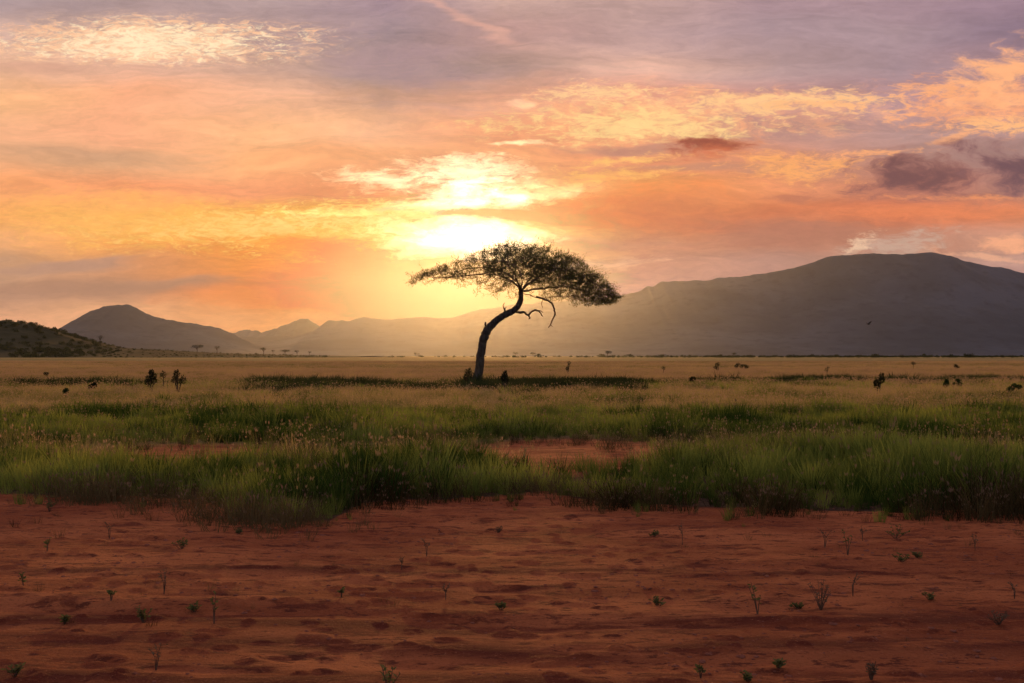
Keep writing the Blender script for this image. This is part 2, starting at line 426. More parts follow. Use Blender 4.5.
def ground_h(x, y):
    d = np.hypot(x, y)
    near = 1 - sstep(d, 40, 120)
    h = (fbm(x / 2.6, y / 1.1, seed=40, oct=5) - .5) * .05 * near
    h += (fbm(x / 9, y / 6, seed=41, oct=3) - .5) * .16 * near
    # shallow wheel ruts and washed ridges running across the view
    for yr, a, w, sd in ((6.1, .022, .16, 50), (6.75, .018, .14, 51), (7.35, .028, .13, 52), (8.6, .014, .12, 53), (5.6, .02, .12, 55)):
        yy = y - yr - (fbm(x / 4, 0 * x, seed=sd, oct=2) - .5) * 1.1
        amp = a * sstep(fbm(x / 1.6, 0 * x + yr, seed=sd + 5, oct=2), .38, .62)
        h -= amp * np.exp(-(yy / w) ** 2); h += amp * .8 * np.exp(-((yy - w * 2.1) / (w * 1.1)) ** 2)
    nf = 1 - sstep(d, 13, 22)
    h += (fbm(x / .55, y / .32, seed=62, oct=4, gain=.6) - .5) * .015 * nf
    h += .016 * sstep(fbm(x / .20, y / .11, seed=60, oct=2), .66, .80) * nf
    h -= .013 * sstep(fbm(x / .9, y / .35, seed=63, oct=3), .62, .72) * nf
    return h * sstep(d, 1.0, 3.0)

# ------------------------------------------------------------------ ground sheet
def make_ground():
    rad = np.concatenate([[0.4, 1.2, 2.2, 3.2, 4.0], np.geomspace(4.6, 30, 420), np.geomspace(30.8, 400, 120)[0:], np.geomspace(420, 12600, 60)])
    ang = np.concatenate([np.linspace(-180, -36, 40, endpoint=False), np.linspace(-36, 36, 460), np.linspace(36, 180, 41)[1:-1]])
    a = np.radians(ang); A, RR = np.meshgrid(a, rad)
    x = RR * np.sin(A); y = RR * np.cos(A)
    z = ground_h(x, y)
    nr, na = x.shape
    v = np.stack([x, y, z], -1).reshape(-1, 3)
    i = np.arange(nr - 1)[:, None] * na; j = np.arange(na)[None, :]; j2 = (j + 1) % na
    faces = np.stack([i + j, i + j2, i + na + j2, i + na + j], -1).reshape(-1, 4)
    v = np.vstack([v, [[0, 0, 0]]]); ci = len(v) - 1
    faces = np.vstack([faces, np.stack([np.full(na, ci), j2[0], j[0], j[0]], -1)[:0]])
    o = mesh_from('ground', v, faces[:, ::-1], None, smooth=True)
    # the small disc under the camera
    cap = mesh_from('ground_cap', v[:1], [], None, link=False)
    g, dr, dk, far = veg(v[:, 0], v[:, 1])
    fr = v[:, 1] <= 3
    for q in (g, dr, dk, far): q[fr] = 0
    fattr(o.data, 'green', g); fattr(o.data, 'dry', dr); fattr(o.data, 'dark', dk); fattr(o.data, 'far', far)
    bpy.data.objects.remove(cap)
    return o
ground = make_ground(); tag(ground, kind='structure')
m, t, out = new_mat('soil')
pos = t.n.new('ShaderNodeNewGeometry').outputs['Position']
px_, py_, pz_ = t.sep(pos)
n_big = t.noise(t.v('MULTIPLY', pos, (.5, 1.1, 1)), 1.0, 5, .6, .4)
n_mid = t.noise(t.v('MULTIPLY', pos, (.6, 1.6, 1)), 3.0, 6, .66, .5)
n_dash = t.noise(t.v('MULTIPLY', pos, (.7, 1.5, 1)), 8.0, 6, .7, .3)
n_sm = t.noise(t.v('MULTIPLY', pos, (.8, 1.3, 1)), 14, 6, .75)
n_gr = t.noise(pos, 48, 4, .75)
soil = t.mix(t.ss(n_big, .38, .64), (.37, .088, .030), (.60, .175, .062))
soil = t.mix(t.ss(n_mid, .53, .64, 0, .8), soil, (.17, .030, .014))
soil = t.mix(t.ss(n_dash, .54, .62, 0, .85), soil, (.12, .024, .013))
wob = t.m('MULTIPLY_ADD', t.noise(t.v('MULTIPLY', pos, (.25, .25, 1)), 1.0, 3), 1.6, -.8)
ridge_shade = None  # shade of the low ridges, put into the soil colour as dark bands
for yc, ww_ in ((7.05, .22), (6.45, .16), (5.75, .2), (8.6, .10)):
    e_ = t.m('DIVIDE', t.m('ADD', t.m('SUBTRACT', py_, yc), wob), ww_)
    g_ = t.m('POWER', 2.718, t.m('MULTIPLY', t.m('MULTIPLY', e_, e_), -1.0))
    ridge_shade = g_ if ridge_shade is None else t.m('MAXIMUM', ridge_shade, g_)
ridge_shade = t.m('MULTIPLY', ridge_shade, t.ss(t.noise(t.v('MULTIPLY', pos, (.5, 2.5, 1)), 1.7, 5, .65), .36, .52, 0, .95))
soil = t.mix(ridge_shade, soil, (.15, .024, .012))
soil = t.mix(t.ss(n_sm, .55, .75, 0, .45), soil, (.22, .050, .026))
soil = t.mix(t.ss(n_gr, .56, .70, 0, .5), soil, (.62, .23, .11))
soil = t.mix(t.ss(n_gr, .46, .34, 0, .55), soil, (.17, .036, .018))
litter = t.mix(t.ss(n_sm, .35, .7), (.060, .032, .020), (.14, .075, .040))
gr_f = t.m('MULTIPLY', t.attr('green'), 1.0)
base = t.mix(t.ss(gr_f, .15, .6), soil, litter)
n_f1 = t.noise(t.v('MULTIPLY', pos, (.35, 1, 1)), .05, 5, .6)
n_f2 = t.noise(t.v('MULTIPLY', pos, (.25, 1, 1)), .008, 4, .55)
gold = t.mix(t.ss(n_f1, .35, .65), (.21, .145, .045), (.31, .21, .07))
olive = t.mix(t.ss(n_f1, .35, .65), (.12, .115, .030), (.18, .155, .045))
plain = t.mix(t.ss(n_f2, .42, .58), gold, olive)
plain = t.mix(t.attr('far'), plain, (.09, .10, .03))
base = t.mix(t.ss(t.attr('dry'), .2, .8), base, plain)
base = t.mix(t.attr('dark'), base, (.035, .038, .016))
hb = t.m('ADD', t.m('MULTIPLY', n_mid, .6), t.m('ADD', t.m('MULTIPLY', n_sm, .46), t.m('MULTIPLY', n_gr, .34)))
nrm = bump(t, hb, 1.0, .09)
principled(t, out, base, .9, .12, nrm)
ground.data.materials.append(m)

# ------------------------------------------------------------------ mountains and hills (terrain with real depth)
def terrain(name, prof, dist, w_front, w_back, x0, x1, nx, nt, mat, rough=.25, seed=0, ridge_wob=.06, gully=.5, base=-1.0, sky_r=1.0):
    """prof: (px, py) skyline; a ridge at that distance with slopes falling towards and away from the viewer"""
    xs = np.linspace(x0, x1, nx)
    tt = np.linspace(-1, 1, nt)
    X, T = np.meshgrid(xs, tt)
    H = (356 - interp(X / dist * F + 512, prof)) / F * dist
    H = H + (fbm(X / (w_front * .09), 0 * X, seed=seed + 11, oct=5, gain=.6) - .5) * dist * .0046 * sky_r * sstep(H, 0, dist * .012)
    H = np.maximum(H, 0)
    Wd = np.where(T < 0, w_front, w_back)
    wob = (fbm(X / w_front * 1.5, 0 * X, seed=seed + 1, oct=4) - .5) * ridge_wob * w_front * 4
    Y = dist + T * Wd + wob * (1 - np.abs(T))
    a = np.abs(T)
    g = fbm(X / w_front * 3.2 + T * .6, T * 1.1, seed=seed + 7, oct=5)
    rg = 1 - np.abs(2 * g - 1)
    shape = (1 - a) ** (1.05 + .5 * a)
    cut = (rg - .5) * gully * np.minimum(a * 3.0, 1) * (1 - a)
    Z = H * np.clip(shape - cut * .5, 0, 1) * (1 + (T * 0))
    Z = np.where(a < 1e-6, H, Z)
    Z = np.minimum(Z, H * (1 - a * .25)) * (Y / dist)
    Z += (fbm(X / (w_front * .05), Y / (w_front * .05), seed=seed + 3, oct=3) - .5) * H.clip(0, 300) * rough * .12 * np.minimum(1, (1 - a) * 3)
    Z = np.where(a >= 1, base, Z + CAM_H * (1 - a) + base * a)
    v = np.stack([X, Y, Z], -1).reshape(-1, 3)
    i = np.arange(nt - 1)[:, None] * nx; j = np.arange(nx - 1)[None, :]
    f = np.stack([i + j, i + j + 1, i + nx + j + 1, i + nx + j], -1).reshape(-1, 4)
    o = mesh_from(name, v, f, mat, smooth=True); tag(o, kind='structure')
    return o, (xs, tt, Y, Z)
def rock_mat(name, a, b, sc):
    m, t, out = new_mat(name)
    pos = t.n.new('ShaderNodeNewGeometry').outputs['Position']
    n = t.noise(pos, sc, 6, .65); n2 = t.noise(pos, sc * 9, 4, .65)
    cc = t.mix(t.ss(n, .4, .62), a, b); cc = t.mix(t.ss(n2, .5, .7, 0, .6), cc, tuple(q * .5 for q in a))
    principled(t, out, cc, .95, .1, bump(t, n2, .25, 12))
    return m
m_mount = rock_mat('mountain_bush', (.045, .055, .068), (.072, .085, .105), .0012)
m_hill = rock_mat('hill_bush', (.018, .023, .009), (.036, .038, .015), .006)

MAIN = [(205,356),(225,347),(246,340),(270,336),(297,335),(318,331),(331,321),(350,320),(366,317),(385,319),(400,318),(416,318.5),(432,319),(453,318),(468,313),(490,309),(512,305),(537,303),(570,300),(600,299),(621,296),(640,291),(646,286),(652,287),(660,282),(676,282),(700,281),(720,279),(740,276),(757,273),(780,270),(800,264),(818,259),(830,256),(850,255),(870,254),(890,253),(905,253),(922,252),(940,255),(956,260),(975,265),(990,267),(1010,271),(1030,275),(1080,288),(1150,305),(1250,325),(1380,340),(1600,356)]
terrain('mountain', MAIN, 9000, 2600, 2600, -2500, 8600, 900, 121, m_mount, seed=100)
LEFT = [(-420,356),(-300,350),(-150,345),(-40,340),(20,336),(58,328),(66,321),(75,316),(88,310),(100,306.5),(112,305.5),(122,304.8),(128,306),(134,309),(142,313),(152,316),(165,319),(182,322),(200,325),(218,328),(228,332),(236,337),(246,342),(262,348),(290,354),(310,356)]
terrain('mountain_left', LEFT, 7600, 1500, 1500, -6200, -1300, 500, 91, m_mount, seed=140)
DIST = [(100,356),(180,345),(225,335),(245,330),(262,331),(276,328),(290,323),(300,319),(309,321),(320,325),(335,330),(360,338),(420,348),(480,356)]
terrain('distant_hills', DIST, 11000, 1200, 1100, -4000, -200, 260, 61, m_mount, seed=180)

HILL = [(-700,300),(-450,296),(-250,300),(-100,309),(-30,316),(0,320),(20,323),(40,327),(60,332.5),(80,339),(100,345),(130,348.5),(170,350.5),(200,352.2),(240,353.8),(290,355),(340,355.8),(370,356.6)]
hill, (hxs, htt, hY, hZ) = terrain('hill', HILL, 1500, 420, 500, -1700, -180, 400, 91, m_hill, seed=220, rough=.5, gully=.25)
def hill_z(x, y):
    ix = np.clip(np.searchsorted(hxs, x), 1, len(hxs) - 1)
    return np.interp(y, hY[:, ix], hZ[:, ix]) if hxs[0] <= x <= hxs[-1] and hY[0, ix] < y < hY[-1, ix] else 0.0

# ------------------------------------------------------------------ haze
HZ = 13000.0; HTOP = 870.0
bpy_box = [(x, y, z) for x in (-HZ, HZ) for y in (-HZ, HZ) for z in (-3.0, HTOP)]
haze = mesh_from('haze', bpy_box, [(0,1,3,2),(4,6,7,5),(0,4,5,1),(2,3,7,6),(0,2,6,4),(1,5,7,3)], None)
m, t, out = new_mat('haze_air')
pv = t.n.new('ShaderNodeVolumePrincipled'); pv.inputs['Color'].default_value = (.64, .75, 1.0, 1)
pv.inputs['Density'].default_value = HAZE_DENSITY; pv.inputs['Anisotropy'].default_value = HAZE_G
t.l.new(pv.outputs[0], out.inputs['Volume'])
haze.data.materials.append(m); tag(haze, kind='stuff')
haze['label'] = 'thin warm evening haze over the plain'

# ------------------------------------------------------------------ the acacia
m_bark = None
m, t, out = new_mat('acacia_bark')
oc = t.n.new('ShaderNodeTexCoord').outputs['Object']
nb = t.noise(t.v('MULTIPLY', oc, (1, 1, .25)), 9, 5, .7); cc = t.mix(t.ss(nb, .35, .65), (.045, .030, .020), (.105, .075, .052))
principled(t, out, cc, .9, .15, bump(t, nb, .9, .04)); m_bark = m
m_acacia = leafy('acacia_leaves', (.032, .036, .010), (.066, .066, .018), .45, scale=1.2, tr_gain=1.5)
m_deadwood = rock_mat('dead_wood', (.06, .045, .032), (.12, .09, .065), 5)

TD = 61.0; MP = TD / F
def tp(px, py, dy=0.0):
    dd = TD + dy
    return Vector(((px - 476) / F * TD, dy, (387.5 - py) * MP))
tree = empty('acacia_tree', (atpx(476, TD), TD, -0.06))
tag(tree, 'large lone acacia with a curved leaning trunk and wide flat umbrella crown on the plain', 'tree')
random.seed(3)
tpts = [tp(475.5,389), tp(476,386), tp(477.5,378), tp(479.5,368), tp(480.5,358), tp(482,348), tp(483.5,340), tp(486,333), tp(490,327), tp(495,322), tp(501,317.5), tp(507,314), tp(513,311), tp(517.5,307), tp(520,302), tp(521,297), tp(520.5,292)]
trad = [.36,.29,.25,.225,.22,.215,.22,.235,.20,.19,.18,.175,.17,.165,.15,.135,.12]
# smooth the trunk line
def spline(pts, rad, k=4):
    op, orr = [], []
    n = len(pts)
    for i in range(n - 1):
        p0, p1, p2, p3 = pts[max(i-1,0)], pts[i], pts[i+1], pts[min(i+2,n-1)]
        for j in range(k):
            s = j / k
            op.append(.5 * ((2*p1) + (p2-p0)*s + (2*p0-5*p1+4*p2-p3)*s*s + (3*p1-p0-3*p2+p3)*s**3))
            orr.append(rad[i] * (1-s) + rad[i+1] * s)
    op.append(pts[-1]); orr.append(rad[-1]); return op, orr
mb = MB(); sp, sr = spline(tpts, trad)
sp = [p + Vector((random.gauss(0,.012), random.gauss(0,.03), 0)) for p in sp]
mb.tube(sp, sr, 12, .16)
for ang in range(0, 360, 60):   # root flare
    a = R(ang + 20); mb.tube([tp(476,381), tp(476,386) + Vector((math.cos(a)*.25, math.sin(a)*.25, 0)), tp(476,389) + Vector((math.cos(a)*.5, math.sin(a)*.5, -.05))], [.16,.12,.05], 7, .2)
mb.build('trunk', m_bark, tree, smooth=True)
def dead(name, pts, rad):
    b = MB()
    for P_, R_ in zip(pts, rad):
        s_, r_ = spline([tp(*q) for q in P_], R_, 3); s_ = [q + Vector((random.gauss(0,.01),)*3) for q in s_]
        b.tube(s_, r_, 6, .25)
    return b.build(name, m_bark, tree, smooth=True)
dead('dead_branch', [[(514,311),(519,312.5),(524,312.5),(528,315),(532,311.5),(536,310.5),(539.5,312),(543,316.5)], [(528,315),(530,318),(528.5,319)], [(536,310.5),(541,311,-.1),(543,313.5,-.2)]],
     [[.09,.07,.06,.055,.05,.045,.04,.02], [.05,.035,.015], [.03,.02,.01]])
dead('dead_branch', [[(536,297,.3),(543,298.5,.2),(550,302),(553,306),(554.5,311),(555,315),(552,321),(550.5,325),(548,328)], [(550.5,325),(552.5,327)], [(555,314),(556.5,316)], [(543,299,.2),(541.5,304),(542.5,308)]],
     [[.065,.06,.055,.05,.045,.04,.035,.025,.015], [.025,.01], [.02,.01], [.025,.018,.008]])
dead('branch_stub', [[(504,316),(505,311),(503,306.5),(504.5,303)], [(504,310),(506.5,307)]], [[.07,.05,.03,.015], [.03,.01]])
dead('branch_stub', [[(488,329),(486,326),(485.5,322)], [(486,326),(482.5,333)]], [[.08,.06,.03], [.06,.05]])

# crown by space colonisation inside the outline of the umbrella
TOPL = [(409,284),(415,276),(430,270),(448,265),(462,259),(475,253),(488,248),(500,244),(512,242.5),(530,244),(548,248),(563,252),(576,258),(588,266),(600,276),(610,287),(621,298)]
BOTL = [(409,287),(418,284),(432,281),(446,283),(460,288),(472,291),(484,294),(500,296),(520,297),(540,298),(560,300),(580,304),(600,305),(612,304),(621,301)]
N_ATT = 5200
axx = rng.uniform(409, 621, N_ATT * 6)
cx0, rx0 = 515, 107
Dh = 4.7 * np.sqrt(np.clip(1 - ((axx - cx0) / rx0) ** 2, 0.02, 1))
ayy = rng.uniform(-1, 1, len(axx)); s_ = np.abs(ayy); ayy = ayy * Dh
zt = interp(axx, TOPL); zb = interp(axx, BOTL)
ztop = zt + (zb - zt) * .45 * s_ ** 2
q = rng.uniform(0, 1, len(axx)) ** 1.5
pyy = ztop + (zb - ztop) * q
X_ = (axx - 476) * MP; Z_ = (387.5 - pyy) * MP
pads = fbm(X_ / 1.3, ayy / 1.3, (Z_ + X_ * .12) / .5, seed=300, oct=3)
keep = (pads > .435 + .09 * sstep(q, .3, .9) - .07 * sstep(axx, 520, 580)) & (rng.uniform(0, 1, len(axx)) < (.45 + .55 * sstep(axx, 470, 530)) )
A_ = np.stack([X_, ayy, Z_], -1)[keep][:N_ATT]
print('attractors', len(A_))
# starting skeleton: main limbs from the trunk head
nodes = []; parent = []
def add(p, par): nodes.append(np.array(p, float)); parent.append(par); return len(nodes) - 1
root = add(tp(520.5, 292), -1)
limbs = [
 [(517,286,-.2),(509,280,-.6),(498,276,-.9),(484,275,-1.0),(468,277,-.9),(452,278,-.7),(436,279,-.4)],
 [(519,284,.3),(512,276,.8),(500,269,1.3),(485,265,1.8),(466,266,2.0),(448,270,1.8)],
 [(522,284,.2),(521,275,.3),(517,266,.5),(512,258,.6)],
 [(526,287,-.3),(534,281,-.8),(543,275,-1.2),(556,271,-1.6),(570,272,-1.6),(584,279,-1.2)],
 [(528,290,.2),(538,289,.5),(550,287,.6),(565,286,.6),(580,289,.6),(596,294,.4)],
 [(525,285,.8),(532,275,1.6),(541,266,2.3),(553,262,2.8)],
 [(519,286,-.8),(514,276,-1.8),(508,268,-2.6),(503,263,-3.2)],
 [(527,294,.2),(536,297,.3),(545,298,.2),(557,297,-.2),(572,297,-.5)],
 [(521,287,1.0),(515,281,2.0),(507,277,3.0)],
]
for L_ in limbs:
    pr = root; prev = nodes[root]
    for q_ in L_:
        tgt = np.array(tp(*q_)); n_ = max(1, int(np.linalg.norm(tgt - prev) / .16))
        for k in range(1, n_ + 1):
            pr = add(prev + (tgt - prev) * k / n_ + rng.normal(0, .018, 3), pr)
        prev = tgt
STEP, KILL, INF = .15, .22, 1.6
att = A_.copy()
NP = np.array(nodes); near_i = np.zeros(len(att), int); near_d = np.full(len(att), 1e9)
def upd(new_idx):
    global near_i, near_d
    for s0 in range(0, len(new_idx), 200):
        blk = new_idx[s0:s0+200]
        dd_ = np.linalg.norm(att[:, None] - NPl[blk][None], axis=2); k = dd_.argmin(1); dm = dd_[np.arange(len(att)), k]
        b_ = dm < near_d; near_d[b_] = dm[b_]; near_i[b_] = np.array(blk)[k[b_]]
NPl = np.array(nodes); upd(list(range(len(nodes))))
for it in range(70):
    alive = near_d > KILL
    att = att[alive]; near_i = near_i[alive]; near_d = near_d[alive]
    if len(att) == 0: break
    act = near_d < INF
    if not act.any(): break
    acc = {}
    for i_, a_ in zip(near_i[act], att[act]):
        v_ = a_ - NPl[i_]; acc.setdefault(int(i_), []).append(v_ / np.linalg.norm(v_))
    new = []
    for i_, vs in acc.items():
        d_ = np.mean(vs, 0) + rng.normal(0, .12, 3); d_ /= max(np.linalg.norm(d_), 1e-6)
        new.append(add(NPl[i_] + d_ * STEP, i_))
    NPl = np.array(nodes); upd(new)
    if len(nodes) > 6500: break
NN = len(nodes); print('branch nodes', NN)
kids = [[] for _ in range(NN)]
for i_ in range(1, NN):
    if parent[i_] >= 0: kids[parent[i_]].append(i_)
rad = np.zeros(NN)
for i_ in range(NN - 1, -1, -1):
    rad[i_] = .0075 if not kids[i_] else sum(rad[k]**2.35 for k in kids[i_]) ** (1/2.35)
rad = np.minimum(rad * (.125 / max(rad[root], .125)) if rad[root] > .125 else rad, .13)
rad = np.maximum(rad, .007)
mb = MB(); seen = set()
def chain(start, par):
    pts = [nodes[par], nodes[start]] if par >= 0 else [nodes[start]]; rr = [rad[start]] * len(pts); cur = start
    while kids[cur]:
        ks = sorted(kids[cur], key=lambda k: -rad[k])
        for k in ks[1:]: stack.append((k, cur))
        cur = ks[0]; pts.append(nodes[cur]); rr.append(rad[cur])
    return pts, rr
stack = [(root, -1)]
while stack:
    st, pa = stack.pop(); pts, rr = chain(st, pa)
    if len(pts) > 1: mb.tube(pts, rr, 5 if rr[0] > .03 else 4, .1)
mb.build('limb', m_bark, tree, smooth=True)
# leaf sprays
lf_p, lf_f = [], []
def spray(n_idx, count, Lr, Wr, spread):
    p0 = nodes[n_idx]; par_ = parent[n_idx]
    dr_ = (p0 - nodes[par_]) if par_ >= 0 else np.array([0, 0, 1.]); dr_ = dr_ / max(np.linalg.norm(dr_), 1e-6)
    dr_ = dr_ + np.array([0, 0, .25])
    P0 = p0 + rng.normal(0, 1, (count, 3)) * np.array([spread, spread, spread * .55])
    Dd = dr_ + rng.normal(0, .45, (count, 3)); Dd /= np.linalg.norm(Dd, axis=1)[:, None]
    Nn = rng.normal(0, 1, (count, 3)); S = np.cross(Dd, Nn); S /= np.maximum(np.linalg.norm(S, axis=1), 1e-6)[:, None]
    L = rng.uniform(*Lr, count)[:, None]; w = rng.uniform(*Wr, count)[:, None] * .5
    return np.stack([P0, P0 + Dd * L * .5 + S * w, P0 + Dd * L, P0 + Dd * L * .5 - S * w], 1).reshape(-1, 3)
allv = []
for i_ in range(NN):
    x_ = nodes[i_][0] / MP + 476
    q_ = (387.5 - nodes[i_][2] / MP - interp(x_, TOPL)) / max(interp(x_, BOTL) - interp(x_, TOPL), 1)
    if rad[i_] < .016 and rng.uniform() < 1.05 - .8 * sstep(q_, .4, .95) * (1 - sstep(x_, 550, 590)):
        cnt = 10 if x_ < 490 else (13 if x_ < 530 else 14)
        allv.append(spray(i_, cnt, (.08, .20), (.012, .026), .09))
# feathery shoots sticking out past the crown
ends = [i_ for i_ in range(NN) if rad[i_] < .009]
for i_ in rng.choice(ends, min(len(ends), 620), replace=False):
    p_ = nodes[i_]; dr_ = p_ - np.array(tp(521, 300)); dr_ /= np.linalg.norm(dr_); dr_ = dr_ * .8 + np.array([.35, 0, .45]) + rng.normal(0, .25, 3); dr_ /= np.linalg.norm(dr_)
    Ls = rng.uniform(.25, .62); c_ = 16; tt_ = np.linspace(0, 1, c_)[:, None]
    P0 = p_ + dr_ * Ls * tt_ + np.array([0, 0, -.12]) * Ls * tt_ ** 2 + rng.normal(0, .02, (c_, 3))
    Dd = dr_ + rng.normal(0, .5, (c_, 3)); Dd /= np.linalg.norm(Dd, axis=1)[:, None]
    S = np.cross(Dd, rng.normal(0, 1, (c_, 3))); S /= np.maximum(np.linalg.norm(S, axis=1), 1e-6)[:, None]
    L = rng.uniform(.06, .12, c_)[:, None]; w = .010
    allv.append(np.stack([P0, P0 + Dd * L * .5 + S * w, P0 + Dd * L, P0 + Dd * L * .5 - S * w], 1).reshape(-1, 3))
allv = np.vstack(allv); nq = len(allv) // 4; print('leaves', nq)
mesh_from('crown', allv, np.arange(nq * 4).reshape(-1, 4), m_acacia, tree)

# ------------------------------------------------------------------ grass (nobody could count it)
def blade_mesh(name, n, rad_, h0, h1, w, lean, mat, heads=0.0, seed=0, segs=3, curl=.5):
    r = np.random.default_rng(seed); V, Fc, tip = [], [], []
    for k in range(n):
        a = r.uniform(0, 2*math.pi); rr = rad_ * math.sqrt(r.uniform()); bx, by = rr*math.cos(a), rr*math.sin(a)
        h = r.uniform(h0, h1); la = a + r.normal(0, .9); ln = abs(r.normal(0, lean)) + rr / rad_ * lean * .4
        ww = w * r.uniform(.7, 1.3); yaw = r.uniform(0, math.pi); sx, sy = math.cos(yaw)*ww/2, math.sin(yaw)*ww/2
        b = len(V)
        for s in range(segs + 1):
            q = s / segs; off = h * (ln * q + curl * ln * q * q); z = h * q * (1 - .25 * ln * q)
            x, y = bx + off * math.cos(la), by + off * math.sin(la)
            if s < segs: 
                tw = 1 - .55 * q
                V += [(x - sx*tw, y - sy*tw, z), (x + sx*tw, y + sy*tw, z)]; tip += [0, 0]
            else: V.append((x, y, z)); tip.append(0)
            if s and s < segs: Fc.append((b+2*s-2, b+2*s-1, b+2*s+1, b+2*s))
        Fc.append((b+2*segs-2, b+2*segs-1, b+2*segs))
        if r.uniform() < heads:   # a seed head on a stalk
            hx, hy, hz = x, y, z + h*.12
            for q in range(3):
                b = len(V); yw = r.uniform(0, math.pi); cxx, cyy = math.cos(yw)*ww*1.1, math.sin(yw)*ww*1.1; o_ = (r.normal(0,.012), r.normal(0,.012))
                V += [(hx+o_[0], hy+o_[1], hz-h*.11), (hx+cxx*.8+o_[0], hy+cyy*.8+o_[1], hz-h*.04), (hx+o_[0]*2, hy+o_[1]*2, hz+h*.04), (hx-cxx*.8+o_[0], hy-cyy*.8+o_[1], hz-h*.04)]
                tip += [1]*4; Fc.append((b, b+1, b+2, b+3))
    o = mesh_from(name, np.array(V), Fc, mat, link=False)
    fattr(o.data, 'tip', tip)
    return o
def scatter(name, pts, rotz, scl, idx, tint, protos, label):
    me = bpy.data.meshes.new(name); me.vertices.add(len(pts)); me.vertices.foreach_set('co', np.asarray(pts, np.float32).ravel())
    a = me.attributes.new('rot', 'FLOAT_VECTOR', 'POINT'); a.data.foreach_set('vector', np.stack([0*rotz, 0*rotz, rotz], -1).astype(np.float32).ravel())
    a = me.attributes.new('scl', 'FLOAT_VECTOR', 'POINT'); a.data.foreach_set('vector', np.asarray(scl, np.float32).ravel())
    a = me.attributes.new('pick', 'INT', 'POINT'); a.data.foreach_set('value', np.asarray(idx, np.int32))
    fattr(me, 'tint', tint)
    o = bpy.data.objects.new(name, me); col.objects.link(o)
    ng = bpy.data.node_groups.new(name + '_nodes', 'GeometryNodeTree')
    ng.interface.new_socket('Geometry', in_out='INPUT', socket_type='NodeSocketGeometry')
    ng.interface.new_socket('Geometry', in_out='OUTPUT', socket_type='NodeSocketGeometry')
    gi = ng.nodes.new('NodeGroupInput'); go = ng.nodes.new('NodeGroupOutput')
    ip = ng.nodes.new('GeometryNodeInstanceOnPoints'); jn = ng.nodes.new('GeometryNodeJoinGeometry')
    for p in reversed(protos):
        oi = ng.nodes.new('GeometryNodeObjectInfo'); oi.inputs['Object'].default_value = p; oi.inputs['As Instance'].default_value = True
        ng.links.new(oi.outputs['Geometry'], jn.inputs[0])
    def na(nm, ty):
        n = ng.nodes.new('GeometryNodeInputNamedAttribute'); n.data_type = ty; n.inputs[0].default_value = nm; return n.outputs[0]
    e2r = ng.nodes.new('FunctionNodeEulerToRotation'); ng.links.new(na('rot', 'FLOAT_VECTOR'), e2r.inputs[0])
    ng.links.new(gi.outputs[0], ip.inputs['Points']); ng.links.new(jn.outputs[0], ip.inputs['Instance'])
    ip.inputs['Pick Instance'].default_value = True
    ng.links.new(na('pick', 'INT'), ip.inputs['Instance Index']); ng.links.new(e2r.outputs[0], ip.inputs['Rotation']); ng.links.new(na('scl', 'FLOAT_VECTOR'), ip.inputs['Scale'])
    ng.links.new(ip.outputs[0], go.inputs[0])
    md = o.modifiers.new('scatter', 'NODES'); md.node_group = ng
    tag(o, label, kind='stuff'); o['category'] = 'grass' if 'grass' in name else 'scrub'
    return o

m_green = leafy('green_grass_blade', (.032, .066, .011), (.29, .32, .060), .5, tint=True, tr_gain=1.2, tipc=(.26, .20, .09))
m_dry = leafy('dry_grass_blade', (.18, .18, .045), (.54, .39, .15), .5, tint=True, tr_gain=1.2, tipc=(.46, .31, .17))
m_dead = leafy('dead_grass_blade', (.040, .026, .009), (.15, .105, .042), .3, tint=True, tr_gain=1.0, tipc=(.20, .13, .08))
m_scrub = leafy('scrub_leaf', (.030, .040, .014), (.060, .070, .024), .35, tint=True, tr_gain=1.0)

g_near = [blade_mesh('tuft', 40, .12, .26, .50, .0115, .24, m_green, .01, s, 4) for s in (1,2,3,4)]
g_mid = [blade_mesh('tuft_mid', 34, .16, .26, .48, .016, .24, m_green, .02, s, 3) for s in (5,6,7)]
d_near = [blade_mesh('dry_tuft', 22, .16, .26, .50, .007, .28, m_dry, .22, s, 3) for s in (8,9,10)]
d_far = [blade_mesh('dry_patch', 44, .45, .20, .42, .022, .18, m_dry, .5, s, 2) for s in (11,12,13)]
k_near = [blade_mesh('dead_tuft', 30, .14, .15, .42, .006, .30, m_dead, .18, s, 3) for s in (14,15,16)]
k_far = [blade_mesh('dark_patch', 60, .40, .18, .42, .022, .3, m_scrub, 0, s, 2) for s in (17,18)]

